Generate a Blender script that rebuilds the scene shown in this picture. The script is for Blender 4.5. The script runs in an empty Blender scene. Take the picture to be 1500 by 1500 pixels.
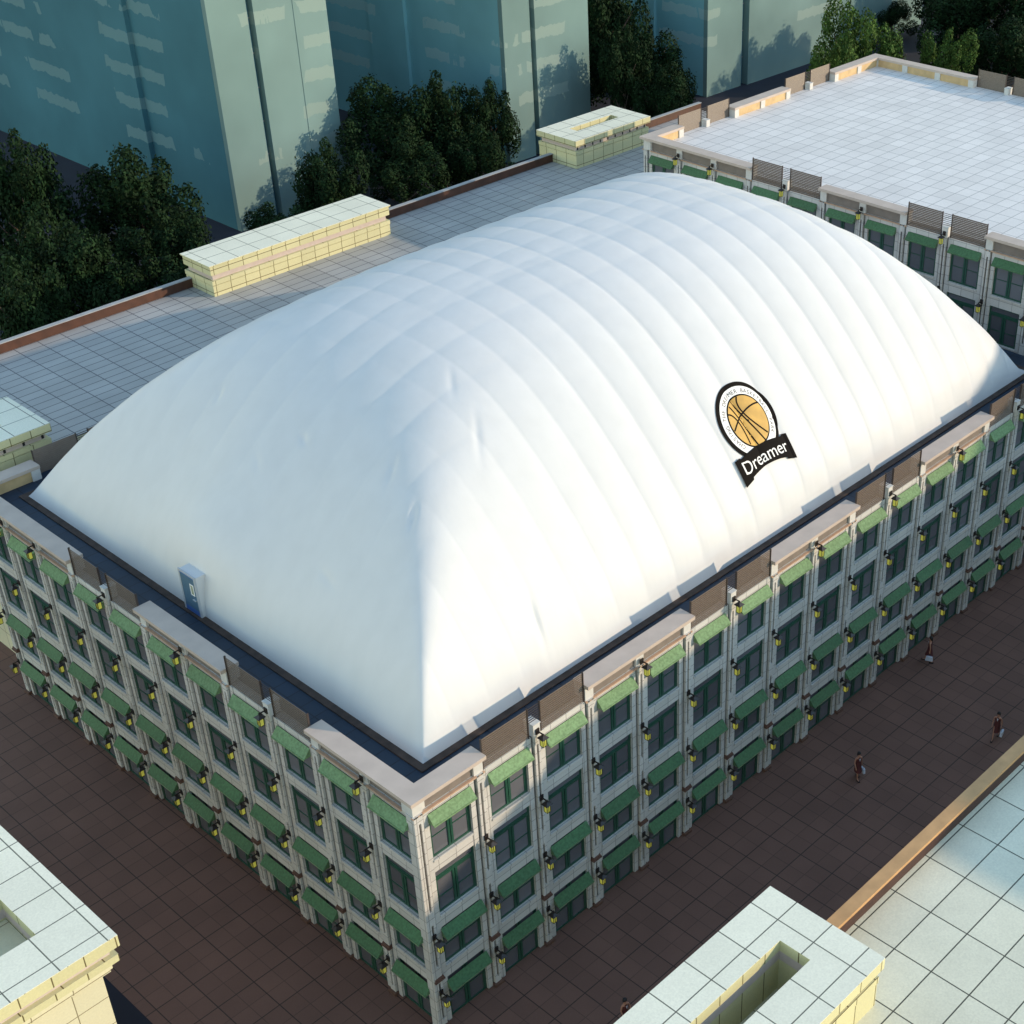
import bpy, bmesh, math, random
import numpy as np
from mathutils import Vector, Matrix
random.seed(7)
S = bpy.context.scene
COL = S.collection
R = math.radians

# ------------------------------------------------------------------ materials
def new_mat(name):
    m = bpy.data.materials.new(name); m.use_nodes = True
    nt = m.node_tree; b = nt.nodes['Principled BSDF']
    return m, nt, b

def plain(name, col, rough=.6, metal=0., spec=.5, noise=.0, nscale=3., bump=0., emit=None, estr=0.):
    m, nt, b = new_mat(name)
    b.inputs['Base Color'].default_value = (*col, 1)
    b.inputs['Roughness'].default_value = rough
    b.inputs['Metallic'].default_value = metal
    b.inputs['Specular IOR Level'].default_value = spec
    if noise or bump:
        g = nt.nodes.new('ShaderNodeNewGeometry')
        n = nt.nodes.new('ShaderNodeTexNoise'); n.inputs['Scale'].default_value = nscale
        n.inputs['Detail'].default_value = 6
        nt.links.new(g.outputs['Position'], n.inputs['Vector'])
        if noise:
            mr = nt.nodes.new('ShaderNodeMapRange')
            mr.inputs['From Min'].default_value = .3; mr.inputs['From Max'].default_value = .7
            mr.inputs['To Min'].default_value = 1-noise; mr.inputs['To Max'].default_value = 1+noise
            mx = nt.nodes.new('ShaderNodeVectorMath'); mx.operation = 'SCALE'
            mx.inputs[0].default_value = col
            nt.links.new(n.outputs['Fac'], mr.inputs['Value'])
            nt.links.new(mr.outputs['Result'], mx.inputs['Scale'])
            nt.links.new(mx.outputs['Vector'], b.inputs['Base Color'])
        if bump:
            bp = nt.nodes.new('ShaderNodeBump'); bp.inputs['Strength'].default_value = bump
            bp.inputs['Distance'].default_value = .05
            nt.links.new(n.outputs['Fac'], bp.inputs['Height']); nt.links.new(bp.outputs['Normal'], b.inputs['Normal'])
    if emit:
        b.inputs['Emission Color'].default_value = (*emit, 1); b.inputs['Emission Strength'].default_value = estr
    return m

def tiles(name, base, line, su, sv, suv=None, lw=.05, rough=.6, var=.08, stain=.12, spec=.4, off=(0, 0), minor=0, minor_mix=.45, grain=.06):
    """tile / joint pattern measured in metres on walls (along,z) and floors (x,y)"""
    m, nt, b = new_mat(name); N = nt.nodes; L = nt.links
    def M(op, a, bb=None, c=None):
        n = N.new('ShaderNodeMath'); n.operation = op
        for i, v in enumerate((a, bb, c)):
            if v is None: continue
            if isinstance(v, (int, float)): n.inputs[i].default_value = v
            else: L.new(v, n.inputs[i])
        return n.outputs[0]
    g = N.new('ShaderNodeNewGeometry')
    p = N.new('ShaderNodeSeparateXYZ'); L.new(g.outputs['Position'], p.inputs[0])
    q = N.new('ShaderNodeSeparateXYZ'); L.new(g.outputs['True Normal'], q.inputs[0])
    hz = M('GREATER_THAN', M('ABSOLUTE', q.outputs[2]), .7)
    fx = M('GREATER_THAN', M('ABSOLUTE', q.outputs[0]), .7)
    def mix(a, bb, f): return M('ADD', M('MULTIPLY', a, M('SUBTRACT', 1., f)), M('MULTIPLY', bb, f))
    U = mix(p.outputs[0], p.outputs[1], fx)
    V = mix(p.outputs[2], p.outputs[1], hz)
    hu, hv = suv or (su, sv)
    SU = M('ADD', M('MULTIPLY', hz, hu-su), su); SV = M('ADD', M('MULTIPLY', hz, hv-sv), sv)
    def line_of(c, s, o, w):
        f = M('SUBTRACT', M('FRACT', M('ADD', M('DIVIDE', M('ADD', c, o), s), .5)), .5)
        return M('LESS_THAN', M('MULTIPLY', M('ABSOLUTE', f), s), w/2)
    ln = M('MAXIMUM', line_of(U, SU, off[0], lw), line_of(V, SV, off[1], lw))
    if minor:
        l2 = M('MAXIMUM', line_of(U, M('DIVIDE', SU, minor), off[0], lw*.8), line_of(V, M('DIVIDE', SV, minor), off[1], lw*.8))
        ln = M('MAXIMUM', ln, M('MULTIPLY', l2, minor_mix))
    cell = N.new('ShaderNodeCombineXYZ')
    k = max(1, minor)
    L.new(M('FLOOR', M('DIVIDE', M('ADD', U, off[0]), M('DIVIDE', SU, k))), cell.inputs[0])
    L.new(M('FLOOR', M('DIVIDE', M('ADD', V, off[1]), M('DIVIDE', SV, k))), cell.inputs[1])
    wn = N.new('ShaderNodeTexWhiteNoise'); wn.noise_dimensions = '2D'; L.new(cell.outputs[0], wn.inputs['Vector'])
    ns = N.new('ShaderNodeTexNoise'); ns.inputs['Scale'].default_value = .35; ns.inputs['Detail'].default_value = 8
    L.new(g.outputs['Position'], ns.inputs['Vector'])
    gr = N.new('ShaderNodeTexNoise'); gr.inputs['Scale'].default_value = 14; gr.inputs['Detail'].default_value = 4
    L.new(g.outputs['Position'], gr.inputs['Vector'])
    sc = M('ADD', 1., M('MULTIPLY', M('SUBTRACT', wn.outputs[0], .5), var*2))
    sc = M('MULTIPLY', sc, M('ADD', 1., M('MULTIPLY', M('SUBTRACT', ns.outputs[0], .5), stain*4)))
    sc = M('MULTIPLY', sc, M('ADD', 1., M('MULTIPLY', M('SUBTRACT', gr.outputs[0], .5), grain*4)))
    v = N.new('ShaderNodeVectorMath'); v.operation = 'SCALE'; v.inputs[0].default_value = base; L.new(sc, v.inputs['Scale'])
    mx = N.new('ShaderNodeMix'); mx.data_type = 'RGBA'
    L.new(ln, mx.inputs['Factor']); L.new(v.outputs[0], mx.inputs['A']); mx.inputs['B'].default_value = (*line, 1)
    L.new(mx.outputs['Result'], b.inputs['Base Color'])
    b.inputs['Roughness'].default_value = rough; b.inputs['Specular IOR Level'].default_value = spec
    return m

def rand_plain(name, col, rough, spec=.5, amt=.4, grain=0., gscale=8.):
    """colour that varies a little from object to object (and with a fine mottling)"""
    m, nt, b = new_mat(name); N = nt.nodes; L = nt.links
    oi = N.new('ShaderNodeObjectInfo')
    mr = N.new('ShaderNodeMapRange'); mr.inputs['To Min'].default_value = 1-amt; mr.inputs['To Max'].default_value = 1+amt
    L.new(oi.outputs['Random'], mr.inputs['Value'])
    v = N.new('ShaderNodeVectorMath'); v.operation = 'SCALE'; v.inputs[0].default_value = col
    val = mr.outputs['Result']
    if grain:
        g = N.new('ShaderNodeNewGeometry'); n = N.new('ShaderNodeTexNoise'); n.inputs['Scale'].default_value = gscale; n.inputs['Detail'].default_value = 6
        L.new(g.outputs['Position'], n.inputs['Vector'])
        m2 = N.new('ShaderNodeMapRange'); m2.inputs['From Min'].default_value = .3; m2.inputs['From Max'].default_value = .7
        m2.inputs['To Min'].default_value = 1-grain; m2.inputs['To Max'].default_value = 1+grain
        L.new(n.outputs[0], m2.inputs['Value'])
        mm = N.new('ShaderNodeMath'); mm.operation = 'MULTIPLY'; L.new(val, mm.inputs[0]); L.new(m2.outputs[0], mm.inputs[1]); val = mm.outputs[0]
    L.new(val, v.inputs['Scale']); L.new(v.outputs[0], b.inputs['Base Color'])
    b.inputs['Roughness'].default_value = rough; b.inputs['Specular IOR Level'].default_value = spec
    return m

MT = {}
MT['stone'] = tiles('pale_stone', (.56, .535, .495), (.27, .25, .23), .92, .60, lw=.03, var=.06, stain=.10, rough=.75)
MT['white'] = plain('white_stone', (.60, .575, .535), .7, noise=.06, nscale=4)
MT['groove'] = plain('shadow_gap', (.085, .07, .065), .8)
MT['cap'] = plain('cornice_cap', (.50, .405, .34), .7, noise=.07, nscale=1.2)
MT['inset'] = plain('inset_panel', (.20, .165, .14), .6, noise=.12, nscale=2)
MT['ochre'] = plain('ochre_render', (.58, .40, .20), .7, noise=.12, nscale=2)
MT['brown'] = plain('brown_moulding', (.13, .065, .045), .6, noise=.15, nscale=5)
MT['string'] = plain('string_course', (.52, .33, .22), .6, noise=.1, nscale=3)
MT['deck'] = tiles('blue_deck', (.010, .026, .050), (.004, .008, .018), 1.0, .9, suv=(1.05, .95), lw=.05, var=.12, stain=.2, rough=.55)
MT['louvre'] = plain('louvre_slats', (.165, .125, .097), .5, noise=.08, nscale=6)
MT['post'] = plain('louvre_post', (.05, .035, .03), .5)
MT['frame'] = plain('green_frame', (.018, .075, .048), .4, noise=.1, nscale=5)
MT['glass'] = rand_plain('window_glass', (.12, .122, .135), .12, .6, .30)
MT['awning'] = rand_plain('green_canvas', (.055, .145, .066), .8, .3, .12, .25, 9.)
MT['awning_top'] = rand_plain('sunlit_canvas', (.17, .27, .13), .8, .3, .10, .25, 9.)  # paler copy for the top row, its brighter light painted into the canvas
MT['awning'].node_tree.nodes['Principled BSDF'].inputs['Sheen Weight'].default_value = .5
MT['awning'].node_tree.nodes['Principled BSDF'].inputs['Sheen Tint'].default_value = (1, 1, .6, 1)
MT['lantern'] = plain('lantern_metal', (.02, .014, .012), .45)
MT['lglass'] = plain('lantern_glass', (.52, .52, .10), .4, emit=(.8, .72, .10), estr=.10)
MT['pave'] = tiles('brown_paving', (.165, .084, .060), (.045, .026, .02), 1.87, 1.9, lw=.05, var=.07, stain=.12, rough=.7, off=(.15, 1.45), minor=2, minor_mix=.45)
MT['asphalt'] = plain('dark_asphalt', (.010, .012, .024), .9, noise=.2, nscale=.4)
MT['whiteroof'] = tiles('white_roof_tiles', (.72, .68, .65), (.30, .29, .28), 1.5, 1.5, suv=(1.35, 1.02), lw=.045, var=.05, stain=.07, rough=.6)
MT['mintroof'] = tiles('pale_roof_tiles', (.70, .67, .52), (.07, .07, .05), 1.5, 1.5, suv=(2.27, 1.52), lw=.05, var=.03, stain=.10, rough=.6, off=(.0, .9), grain=.09)
MT['greyroof'] = tiles('grey_roof_tiles', (.37, .36, .345), (.10, .10, .11), 1.5, 1.5, suv=(1.56, .78), lw=.06, var=.06, stain=.12, rough=.55, off=(0.2, 0))
MT['cream'] = tiles('cream_tiles', (.58, .54, .31), (.13, .10, .04), 1.15, 1.6, suv=(1.5, 1.5), lw=.045, var=.05, stain=.05, rough=.6, off=(.3, .55))
MT['slabtop'] = tiles('slab_tiles', (.78, .745, .60), (.13, .13, .10), 1.5, 3., suv=(1.72, 1.5), lw=.045, var=.03, stain=.06, rough=.6, grain=.08)
MT['creamwall'] = tiles('cream_wall', (.66, .61, .42), (.22, .18, .1), 1.5, 1.3, lw=.035, var=.04, stain=.05, rough=.6)
MT['band'] = plain('pink_band', (.52, .43, .39), .7, noise=.06, nscale=3)
MT['slot'] = plain('vent_slot', (.015, .012, .014), .6)
MT['redbrown'] = plain('redbrown_parapet', (.075, .028, .015), .55, noise=.25, nscale=1.5)
MT['greycap'] = plain('grey_coping', (.33, .33, .33), .7, noise=.1, nscale=2)
MT['parcap'] = plain('tan_coping', (.50, .28, .12), .6, noise=.12, nscale=1.5)
MT['dark_parapet'] = plain('dark_parapet', (.05, .02, .015), .6, noise=.2, nscale=2)
MT['curb'] = plain('dome_curb', (.055, .035, .026), .8, noise=.4, nscale=2.5)
MT['door'] = plain('door_blue', (.08, .15, .22), .4, noise=.05)
MT['doorframe'] = plain('door_frame', (.42, .44, .47), .4)
MT['kick'] = plain('kick_plate', (.05, .13, .38), .35)
MT['doorglass'] = plain('door_glass', (.35, .38, .28), .15)
MT['black'] = plain('emblem_black', (.008, .006, .005), .8, spec=.1)
MT['emwhite'] = plain('emblem_white', (.80, .79, .77), .6)
MT['orange'] = plain('ball_orange', (.52, .30, .055), .6, noise=.18, nscale=1.3)
MT['grey_txt'] = plain('emblem_grey', (.04, .035, .035), .6)

def membrane():
    m, nt, b = new_mat('dome_membrane'); N = nt.nodes; L = nt.links
    b.inputs['Base Color'].default_value = (.80, .80, .80, 1)
    b.inputs['Roughness'].default_value = .5; b.inputs['Specular IOR Level'].default_value = .3
    g = N.new('ShaderNodeNewGeometry')
    mp = N.new('ShaderNodeMapping'); mp.inputs['Scale'].default_value = (.9, .9, .22); L.new(g.outputs['Position'], mp.inputs['Vector'])
    n = N.new('ShaderNodeTexNoise'); n.inputs['Scale'].default_value = .8; n.inputs['Detail'].default_value = 3
    L.new(mp.outputs[0], n.inputs['Vector'])
    bp = N.new('ShaderNodeBump'); bp.inputs['Strength'].default_value = .22; bp.inputs['Distance'].default_value = .10
    L.new(n.outputs[0], bp.inputs['Height']); L.new(bp.outputs[0], b.inputs['Normal'])
    n2 = N.new('ShaderNodeTexNoise'); n2.inputs['Scale'].default_value = 1.3; n2.inputs['Detail'].default_value = 6
    L.new(mp.outputs[0], n2.inputs['Vector'])
    mr = N.new('ShaderNodeMapRange'); mr.inputs['From Min'].default_value = .35; mr.inputs['From Max'].default_value = .7
    mr.inputs['To Min'].default_value = .63; mr.inputs['To Max'].default_value = .605
    L.new(n2.outputs[0], mr.inputs['Value'])
    c = N.new('ShaderNodeCombineColor'); [L.new(mr.outputs[0], c.inputs[i]) for i in range(3)]
    L.new(c.outputs[0], b.inputs['Base Color'])
    return m
MT['dome'] = membrane()

def tower_glass(name, base, band):
    """tinted curtain wall with pale reflection streaks of ragged length painted in at every floor"""
    m, nt, b = new_mat(name); N = nt.nodes; L = nt.links
    g = N.new('ShaderNodeNewGeometry'); p = N.new('ShaderNodeSeparateXYZ'); L.new(g.outputs['Position'], p.inputs[0])
    def M(op, a, bb=None):
        n = N.new('ShaderNodeMath'); n.operation = op
        for i, v in enumerate((a, bb)):
            if v is None: continue
            if isinstance(v, (int, float)): n.inputs[i].default_value = v
            else: L.new(v, n.inputs[i])
        return n.outputs[0]
    mp = N.new('ShaderNodeMapping'); mp.inputs['Scale'].default_value = (.11, .11, .03); L.new(g.outputs['Position'], mp.inputs['Vector'])
    n = N.new('ShaderNodeTexNoise'); n.inputs['Scale'].default_value = 1.; n.inputs['Detail'].default_value = 2; L.new(mp.outputs[0], n.inputs['Vector'])
    mp2 = N.new('ShaderNodeMapping'); mp2.inputs['Scale'].default_value = (1.2, 1.2, .3); L.new(g.outputs['Position'], mp2.inputs['Vector'])
    n2 = N.new('ShaderNodeTexNoise'); n2.inputs['Scale'].default_value = 1.; n2.inputs['Detail'].default_value = 5; L.new(mp2.outputs[0], n2.inputs['Vector'])
    ph = M('FRACT', M('DIVIDE', M('ADD', p.outputs[2], M('MULTIPLY', n2.outputs[0], .9)), 3.1))
    rag = M('ADD', n.outputs[0], M('MULTIPLY', M('SUBTRACT', n2.outputs[0], .5), .12))
    msk = M('MULTIPLY', M('MULTIPLY', M('LESS_THAN', ph, .36), M('GREATER_THAN', rag, .505)), M('GREATER_THAN', p.outputs[2], 4.5))  # streak mask: reflected light painted into the glass colour
    n3 = N.new('ShaderNodeTexNoise'); n3.inputs['Scale'].default_value = .09; n3.inputs['Detail'].default_value = 3; L.new(g.outputs['Position'], n3.inputs['Vector'])
    v = N.new('ShaderNodeVectorMath'); v.operation = 'SCALE'; v.inputs[0].default_value = base
    L.new(M('ADD', .55, M('MULTIPLY', n3.outputs[0], .9)), v.inputs['Scale'])
    mx = N.new('ShaderNodeMix'); mx.data_type = 'RGBA'; L.new(M('MULTIPLY', msk, .6), mx.inputs['Factor']); L.new(v.outputs[0], mx.inputs['A']); mx.inputs['B'].default_value = (*band, 1)
    L.new(mx.outputs['Result'], b.inputs['Base Color'])
    b.inputs['Roughness'].default_value = .12; b.inputs['Specular IOR Level'].default_value = .6
    return m
MT['tower'] = tower_glass('tower_glass', (.065, .175, .215), (.19, .31, .32))
MT['tower_b'] = tower_glass('tower_glass_sunlit', (.18, .27, .26), (.30, .38, .34))  # lit copy for the south faces, sunlight put into the colour
MT['tower_seam'] = plain('tower_seam', (.05, .16, .22), .3)

def leaf_mat(name, col, amt=.5):
    m, nt, b = new_mat(name); N = nt.nodes; L = nt.links
    g = N.new('ShaderNodeNewGeometry')
    n = N.new('ShaderNodeTexNoise'); n.inputs['Scale'].default_value = .8; n.inputs['Detail'].default_value = 3; L.new(g.outputs['Position'], n.inputs['Vector'])
    mr = N.new('ShaderNodeMapRange'); mr.inputs['From Min'].default_value = .3; mr.inputs['From Max'].default_value = .7
    mr.inputs['To Min'].default_value = 1-amt; mr.inputs['To Max'].default_value = 1+amt; L.new(n.outputs[0], mr.inputs['Value'])
    rr = N.new('ShaderNodeMapRange'); rr.inputs['To Min'].default_value = .6; rr.inputs['To Max'].default_value = 1.4
    L.new(g.outputs['Random Per Island'], rr.inputs['Value'])
    mm = N.new('ShaderNodeMath'); mm.operation = 'MULTIPLY'; L.new(mr.outputs[0], mm.inputs[0]); L.new(rr.outputs[0], mm.inputs[1])
    v = N.new('ShaderNodeVectorMath'); v.operation = 'SCALE'; v.inputs[0].default_value = col; L.new(mm.outputs[0], v.inputs['Scale'])
    L.new(v.outputs[0], b.inputs['Base Color']); b.inputs['Roughness'].default_value = .7; b.inputs['Specular IOR Level'].default_value = .08
    return m
MT['leaf_dark'] = leaf_mat('dark_leaves', (.012, .028, .010))
MT['leaf_mid'] = leaf_mat('mid_leaves', (.055, .10, .022))
MT['bark'] = plain('bark', (.11, .075, .06), .9, noise=.3, nscale=6)

# ------------------------------------------------------------------ mesh helpers
class MB:
    def __init__(s): s.bm = bmesh.new()
    def box(s, x0, y0, z0, x1, y1, z1):
        if x0 > x1: x0, x1 = x1, x0
        if y0 > y1: y0, y1 = y1, y0
        v = [s.bm.verts.new(c) for c in ((x0,y0,z0),(x1,y0,z0),(x1,y1,z0),(x0,y1,z0),(x0,y0,z1),(x1,y0,z1),(x1,y1,z1),(x0,y1,z1))]
        for f in ((3,2,1,0),(4,5,6,7),(0,1,5,4),(1,2,6,5),(2,3,7,6),(3,0,4,7)): s.bm.faces.new([v[i] for i in f])
        return v
    def poly(s, pts): return s.bm.faces.new([s.bm.verts.new(p) for p in pts])
    def prism(s, base, off):
        """closed prism from polygon 'base' swept by vector off"""
        a = [s.bm.verts.new(p) for p in base]; b = [s.bm.verts.new(Vector(p)+Vector(off)) for p in base]
        s.bm.faces.new(a); s.bm.faces.new(b[::-1])
        for i in range(len(a)):
            j = (i+1) % len(a); s.bm.faces.new((a[j], a[i], b[i], b[j]))
    def tube(s, p0, p1, r0, r1, n=8):
        p0, p1 = Vector(p0), Vector(p1); d = (p1-p0).normalized(); t = d.orthogonal().normalized(); u = d.cross(t)
        A = []; B = []
        for i in range(n):
            a = 2*math.pi*i/n; w = t*math.cos(a)+u*math.sin(a)
            A.append(s.bm.verts.new(p0+w*r0)); B.append(s.bm.verts.new(p1+w*r1))
        for i in range(n):
            j = (i+1) % n; s.bm.faces.new((A[i], A[j], B[j], B[i]))
        s.bm.faces.new(A[::-1]); s.bm.faces.new(B)
    def mesh(s, name, mat, smooth=False, recalc=True):
        if recalc: bmesh.ops.recalc_face_normals(s.bm, faces=s.bm.faces)
        me = bpy.data.meshes.new(name); s.bm.to_mesh(me); s.bm.free()
        me.materials.append(mat)
        if smooth: me.polygons.foreach_set('use_smooth', [True]*len(me.polygons))
        return me
    def build(s, name, mat, parent=None, **k): return link(name, s.mesh(name, mat, **k), parent)

def link(name, me, parent=None):
    o = bpy.data.objects.new(name, me); COL.objects.link(o)
    if parent: o.parent = parent
    return o
def thing(name, label, cat, loc=(0,0,0), group=None):
    o = bpy.data.objects.new(name, None); COL.objects.link(o); o.location = loc; o.empty_display_size = .5
    o['label'] = label; o['category'] = cat
    if group: o['group'] = group
    return o
def inst(name, me, parent, M=None):
    o = link(name, me, parent)
    if M is not None: o.matrix_local = M
    return o

# ------------------------------------------------------------------ arcade buildings (masonry, windows, awnings, lanterns)
P = 3.164
ROWS = [(0.0, 2.62, 'g'), (3.38, 5.62, 'a'), (6.35, 8.76, 't'), (9.47, 11.95, 'a')]
WH = 1.07   # half opening
def win_meshes(h, kind):
    w = WH; f = MB()
    f.box(-w, .06, 0, -w+.09, .16, h); f.box(w-.09, .06, 0, w, .16, h)
    f.box(-w+.09, .06, h-.09, w-.09, .16, h); f.box(-w+.09, .06, 0, w-.09, .16, .1)
    top = h-.09
    if kind == 't':
        f.box(-w+.09, .05, h-.58, w-.09, .155, h-.48); f.box(-w+.09, .07, h-.48, w-.09, .13, h-.40)
        top = h-.58
    f.box(-.13, .05, .1, -.02, .155, top); f.box(.02, .05, .1, .13, .155, top)
    zb = .1+(top-.1)*.42
    f.box(-w+.09, .07, zb-.022, -.13, .14, zb+.022); f.box(.13, .07, zb-.022, w-.09, .14, zb+.022)
    f.box(-w+.09, .07, top-.06, -.13, .145, top); f.box(.13, .07, top-.06, w-.09, .145, top)
    f.box(-w+.09, .07, .1, -w+.15, .145, top-.06); f.box(w-.15, .07, .1, w-.09, .145, top-.06)
    g = MB(); g.box(-w+.02, .10, .02, w-.02, .12, h-.02)
    return f.mesh('frame', MT['frame']), g.mesh('pane', MT['glass'])
WM = {r: win_meshes(ROWS[r][1]-ROWS[r][0], ROWS[r][2]) for r in range(4)}
def awning_mesh(mat='awning'):
    a = MB(); w = 1.12; d = .34; h = .40
    a.prism([(-w, 0, 0), (-w, -d, -h), (-w, -d, -h-.03), (-w, 0, -.05)], (2*w, 0, 0))
    for sx in (-w+.006, w-.021):
        a.prism([(sx, 0, -.052), (sx, -d+.004, -h-.028), (sx, 0, -h-.028)], (.015, 0, 0))
    a.prism([(-w, -d-.006, -h+.01), (-w, -d-.026, -h+.01), (-w, -d-.026, -h-.07), (-w, -d-.006, -h-.07)], (2*w, 0, 0))
    return a.mesh('awning', MT[mat])
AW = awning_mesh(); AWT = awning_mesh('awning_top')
def lantern_meshes():
    m = MB()
    m.box(-.10, -.05, .02, .10, 0, .30)             # back plate
    m.box(-.025, -.34, .16, .025, -.05, .20)        # arm
    m.box(-.03, -.37, .08, .03, -.31, .20)
    c = (0, -.34)                                    # pyramid roof
    base = [(c[0]-.19, c[1]-.19, 0), (c[0]+.19, c[1]-.19, 0), (c[0]+.19, c[1]+.19, 0), (c[0]-.19, c[1]+.19, 0)]
    top = [(c[0]-.04, c[1]-.04, .11), (c[0]+.04, c[1]-.04, .11), (c[0]+.04, c[1]+.04, .11), (c[0]-.04, c[1]+.04, .11)]
    A = [m.bm.verts.new(p) for p in base]; T = [m.bm.verts.new(p) for p in top]
    m.bm.faces.new(A[::-1]); m.bm.faces.new(T)
    for i in range(4): m.bm.faces.new((A[i], A[(i+1)%4], T[(i+1)%4], T[i]))
    m.box(c[0]-.15, c[1]-.15, -.04, c[0]+.15, c[1]+.15, 0)
    for sx in (-1, 1):
        for sy in (-1, 1): m.box(c[0]+sx*.095-.012, c[1]+sy*.095-.012, -.42, c[0]+sx*.095+.012, c[1]+sy*.095+.012, -.04)
    m.box(c[0]-.012, c[1]-.106, -.42, c[0]+.012, c[1]-.092, -.04)
    m.box(c[0]-.09, c[1]-.09, -.45, c[0]+.09, c[1]+.09, -.42)
    g = MB()
    g.box(c[0]-.088, c[1]-.088, -.415, c[0]+.088, c[1]+.088, -.045)
    return m.mesh('wall_lantern', MT['lantern']), g.mesh('lantern_glass', MT['lglass'])
LM, LG = lantern_meshes()
def louvre_mesh(w, h=1.52):
    m = MB(); n = 14; s = h/n
    for i in range(n):
        z = i*s
        # blade leans outward (-y) at its top
        m.prism([(.03, .008, z+.004), (.03, -.012, z+s*.88), (.03, .006, z+s*.88+.004), (.03, .026, z+.008)], (w-.06, 0, 0))
    p = MB(); p.box(0, -.04, -.02, .04, .05, h+.03)
    return m.mesh('louvre_screen', MT['louvre']), p.mesh('post', MT['post'])
PW = P-.60
LOUV, LOUVP = louvre_mesh(PW)
def rail_mesh():
    m = MB()
    for i in range(7): m.box(-.31, .09, .62+i*.12, .31, .11, .65+i*.12)
    return m.mesh('rail', MT['post'])
RAIL = rail_mesh()

class Face:
    """facade frame: u along, d outward, world through origin/U/N"""
    def __init__(s, o, U, N):
        s.o, s.U, s.N = Vector(o), Vector(U), Vector(N)
        # meshes of repeated pieces face -Y
        s.rot = Matrix(((-s.N.y*1., -s.N.x, 0, 0), (s.N.x, -s.N.y, 0, 0), (0, 0, 1, 0), (0, 0, 0, 1)))
    def w(s, u, d): return s.o+s.U*u+s.N*d
    def box(s, mb, u0, d0, z0, u1, d1, z1):
        a, b = s.w(u0, d0), s.w(u1, d1); mb.box(a.x, a.y, z0, b.x, b.y, z1)
    def M(s, u, d, z):
        p = s.w(u, d); return Matrix.Translation((p.x, p.y, z)) @ s.rot

def facade_wall(F, mb, grv, par, n, u0, rows, zt, dz, first=0, plain_below=None):
    for k in range(n+1):
        c = u0+k*P
        if k < first:
            zlo = plain_below if plain_below is not None else dz
            F.box(mb, c+.541, -.45, zlo, c+(P/2-WH), .02, zt); continue
        zlo = dz+(rows and ROWS[min(rows)][0] or 0); zlo = plain_below if plain_below is not None else dz
        for sx in (-1, 1): F.box(mb, c+sx*.055, -.45, zlo, c+sx*.17, .13, zt)
        F.box(grv, c-.055, -.45, zlo, c+.055, .03, zt)          # slot back
        for a, b in ((0, .5), (2.75, 3.75), (6.2, 6.98), (11.85, 12.3)):
            a, b = max(a+dz, zlo), b+dz
            if b > a: F.box(mb, c-.054, .032, a, c+.054, .128, b)
        for sx in (-1, 1):
            if (k == 0 and sx == -1) or (k == n and sx == 1): continue
            F.box(grv, c+sx*.17, -.45, zlo, c+sx*.26, -.05, zt)
            F.box(mb, c+sx*.26, -.45, zlo, c+sx*(P/2-WH), .02, zt)
        # mouldings
        if zlo < 1+dz:
            m = MB(); F.box(m, c-.26, .0, dz+2.93, c+.26, .23, dz+3.02); F.box(m, c-.22, .0, dz+3.015, c+.22, .19, dz+3.12); m.build('pier_moulding', MT['brown'], par)
            m = MB(); F.box(m, c-.25, .0, dz, c+.25, .24, dz+.16); m.build('pier_base', MT['brown'], par)
    for k in range(n):
        a = u0+k*P+P/2-WH; b = a+2*WH
        z = zlo
        for r in rows:
            z0, z1 = ROWS[r][0]+dz, ROWS[r][1]+dz
            if z0 > z+.01:
                F.box(mb, a, -.45, z, b, .0, z0-.10); F.box(mb, a, -.45, z0-.10, b, .07, z0)
            z = z1
        F.box(mb, a, -.45, z, b, .0, zt)

def parapet(F, n, u0, segs, dz, parent, ends=(0, 0), blocks=True, top_lantern=True):
    """segs: (k0,k1,'c' cornice | 'l' louvre)"""
    for k0, k1, kind in segs:
        a, b = u0+k0*P, u0+k1*P
        if kind == 'c':
            ea = ends[0] if k0 == 0 else -.27
            eb = ends[1] if k1 == n else .27
            m = MB(); F.box(m, a+ea, -.62, dz+13.02, b+eb, .28, dz+13.2); m.build('cornice_cap', MT['cap'], parent)
            m = MB(); F.box(m, a+max(ea, -.2), -.46, dz+12.302, b+min(eb, .2), -.06, dz+13.018); m.build('parapet_panel', MT['inset'], parent)
            m = MB(); F.box(m, a+max(ea, -.2), -.52, dz+12.302, b+min(eb, .2), -.462, dz+13.018); m.build('parapet_lining', MT['ochre'], parent)
            for k in range(k0, k1+1):
                m = MB(); c = u0+k*P
                l, r = c-.25, c+.25
                if k == k0: l = a+max(ea+.03, -.24)
                if k == k1: r = b+min(eb-.03, .24)
                F.box(m, l, -.60, dz+12.304, r, .05, dz+13.016)
                m.build('parapet_block', MT['white'], parent)
            m = MB(); F.box(m, a+max(ea, -.3), .002, dz+12.23, b+min(eb, .3), .13, dz+12.298); m.build('string_course', MT['string'], parent)
        else:
            mid = (a+b)/2
            for s0 in (a+.27, mid+.33):
                flip = (F.U.x*(-F.N.y)+F.U.y*F.N.x) < 0
                us = s0+PW if flip else s0
                inst('louvre_screen', LOUV, parent, F.M(us, -.02, dz+12.31))
                o = [c for c in parent.children if c.name.startswith('louvre_screen')][-1]
                inst('post', LOUVP, o); inst('post', LOUVP, o, Matrix.Translation((PW-.04, 0, 0)))
            m = MB(); F.box(m, mid-.19, -.44, dz+12.302, mid+.19, .13, dz+12.90); F.box(m, mid-.21, -.46, dz+12.90, mid+.21, .15, dz+12.96)
            m.build('pier_head', MT['white'], parent)
            inst('rail', RAIL, parent, F.M(mid, .06, dz+12.4))

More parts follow.
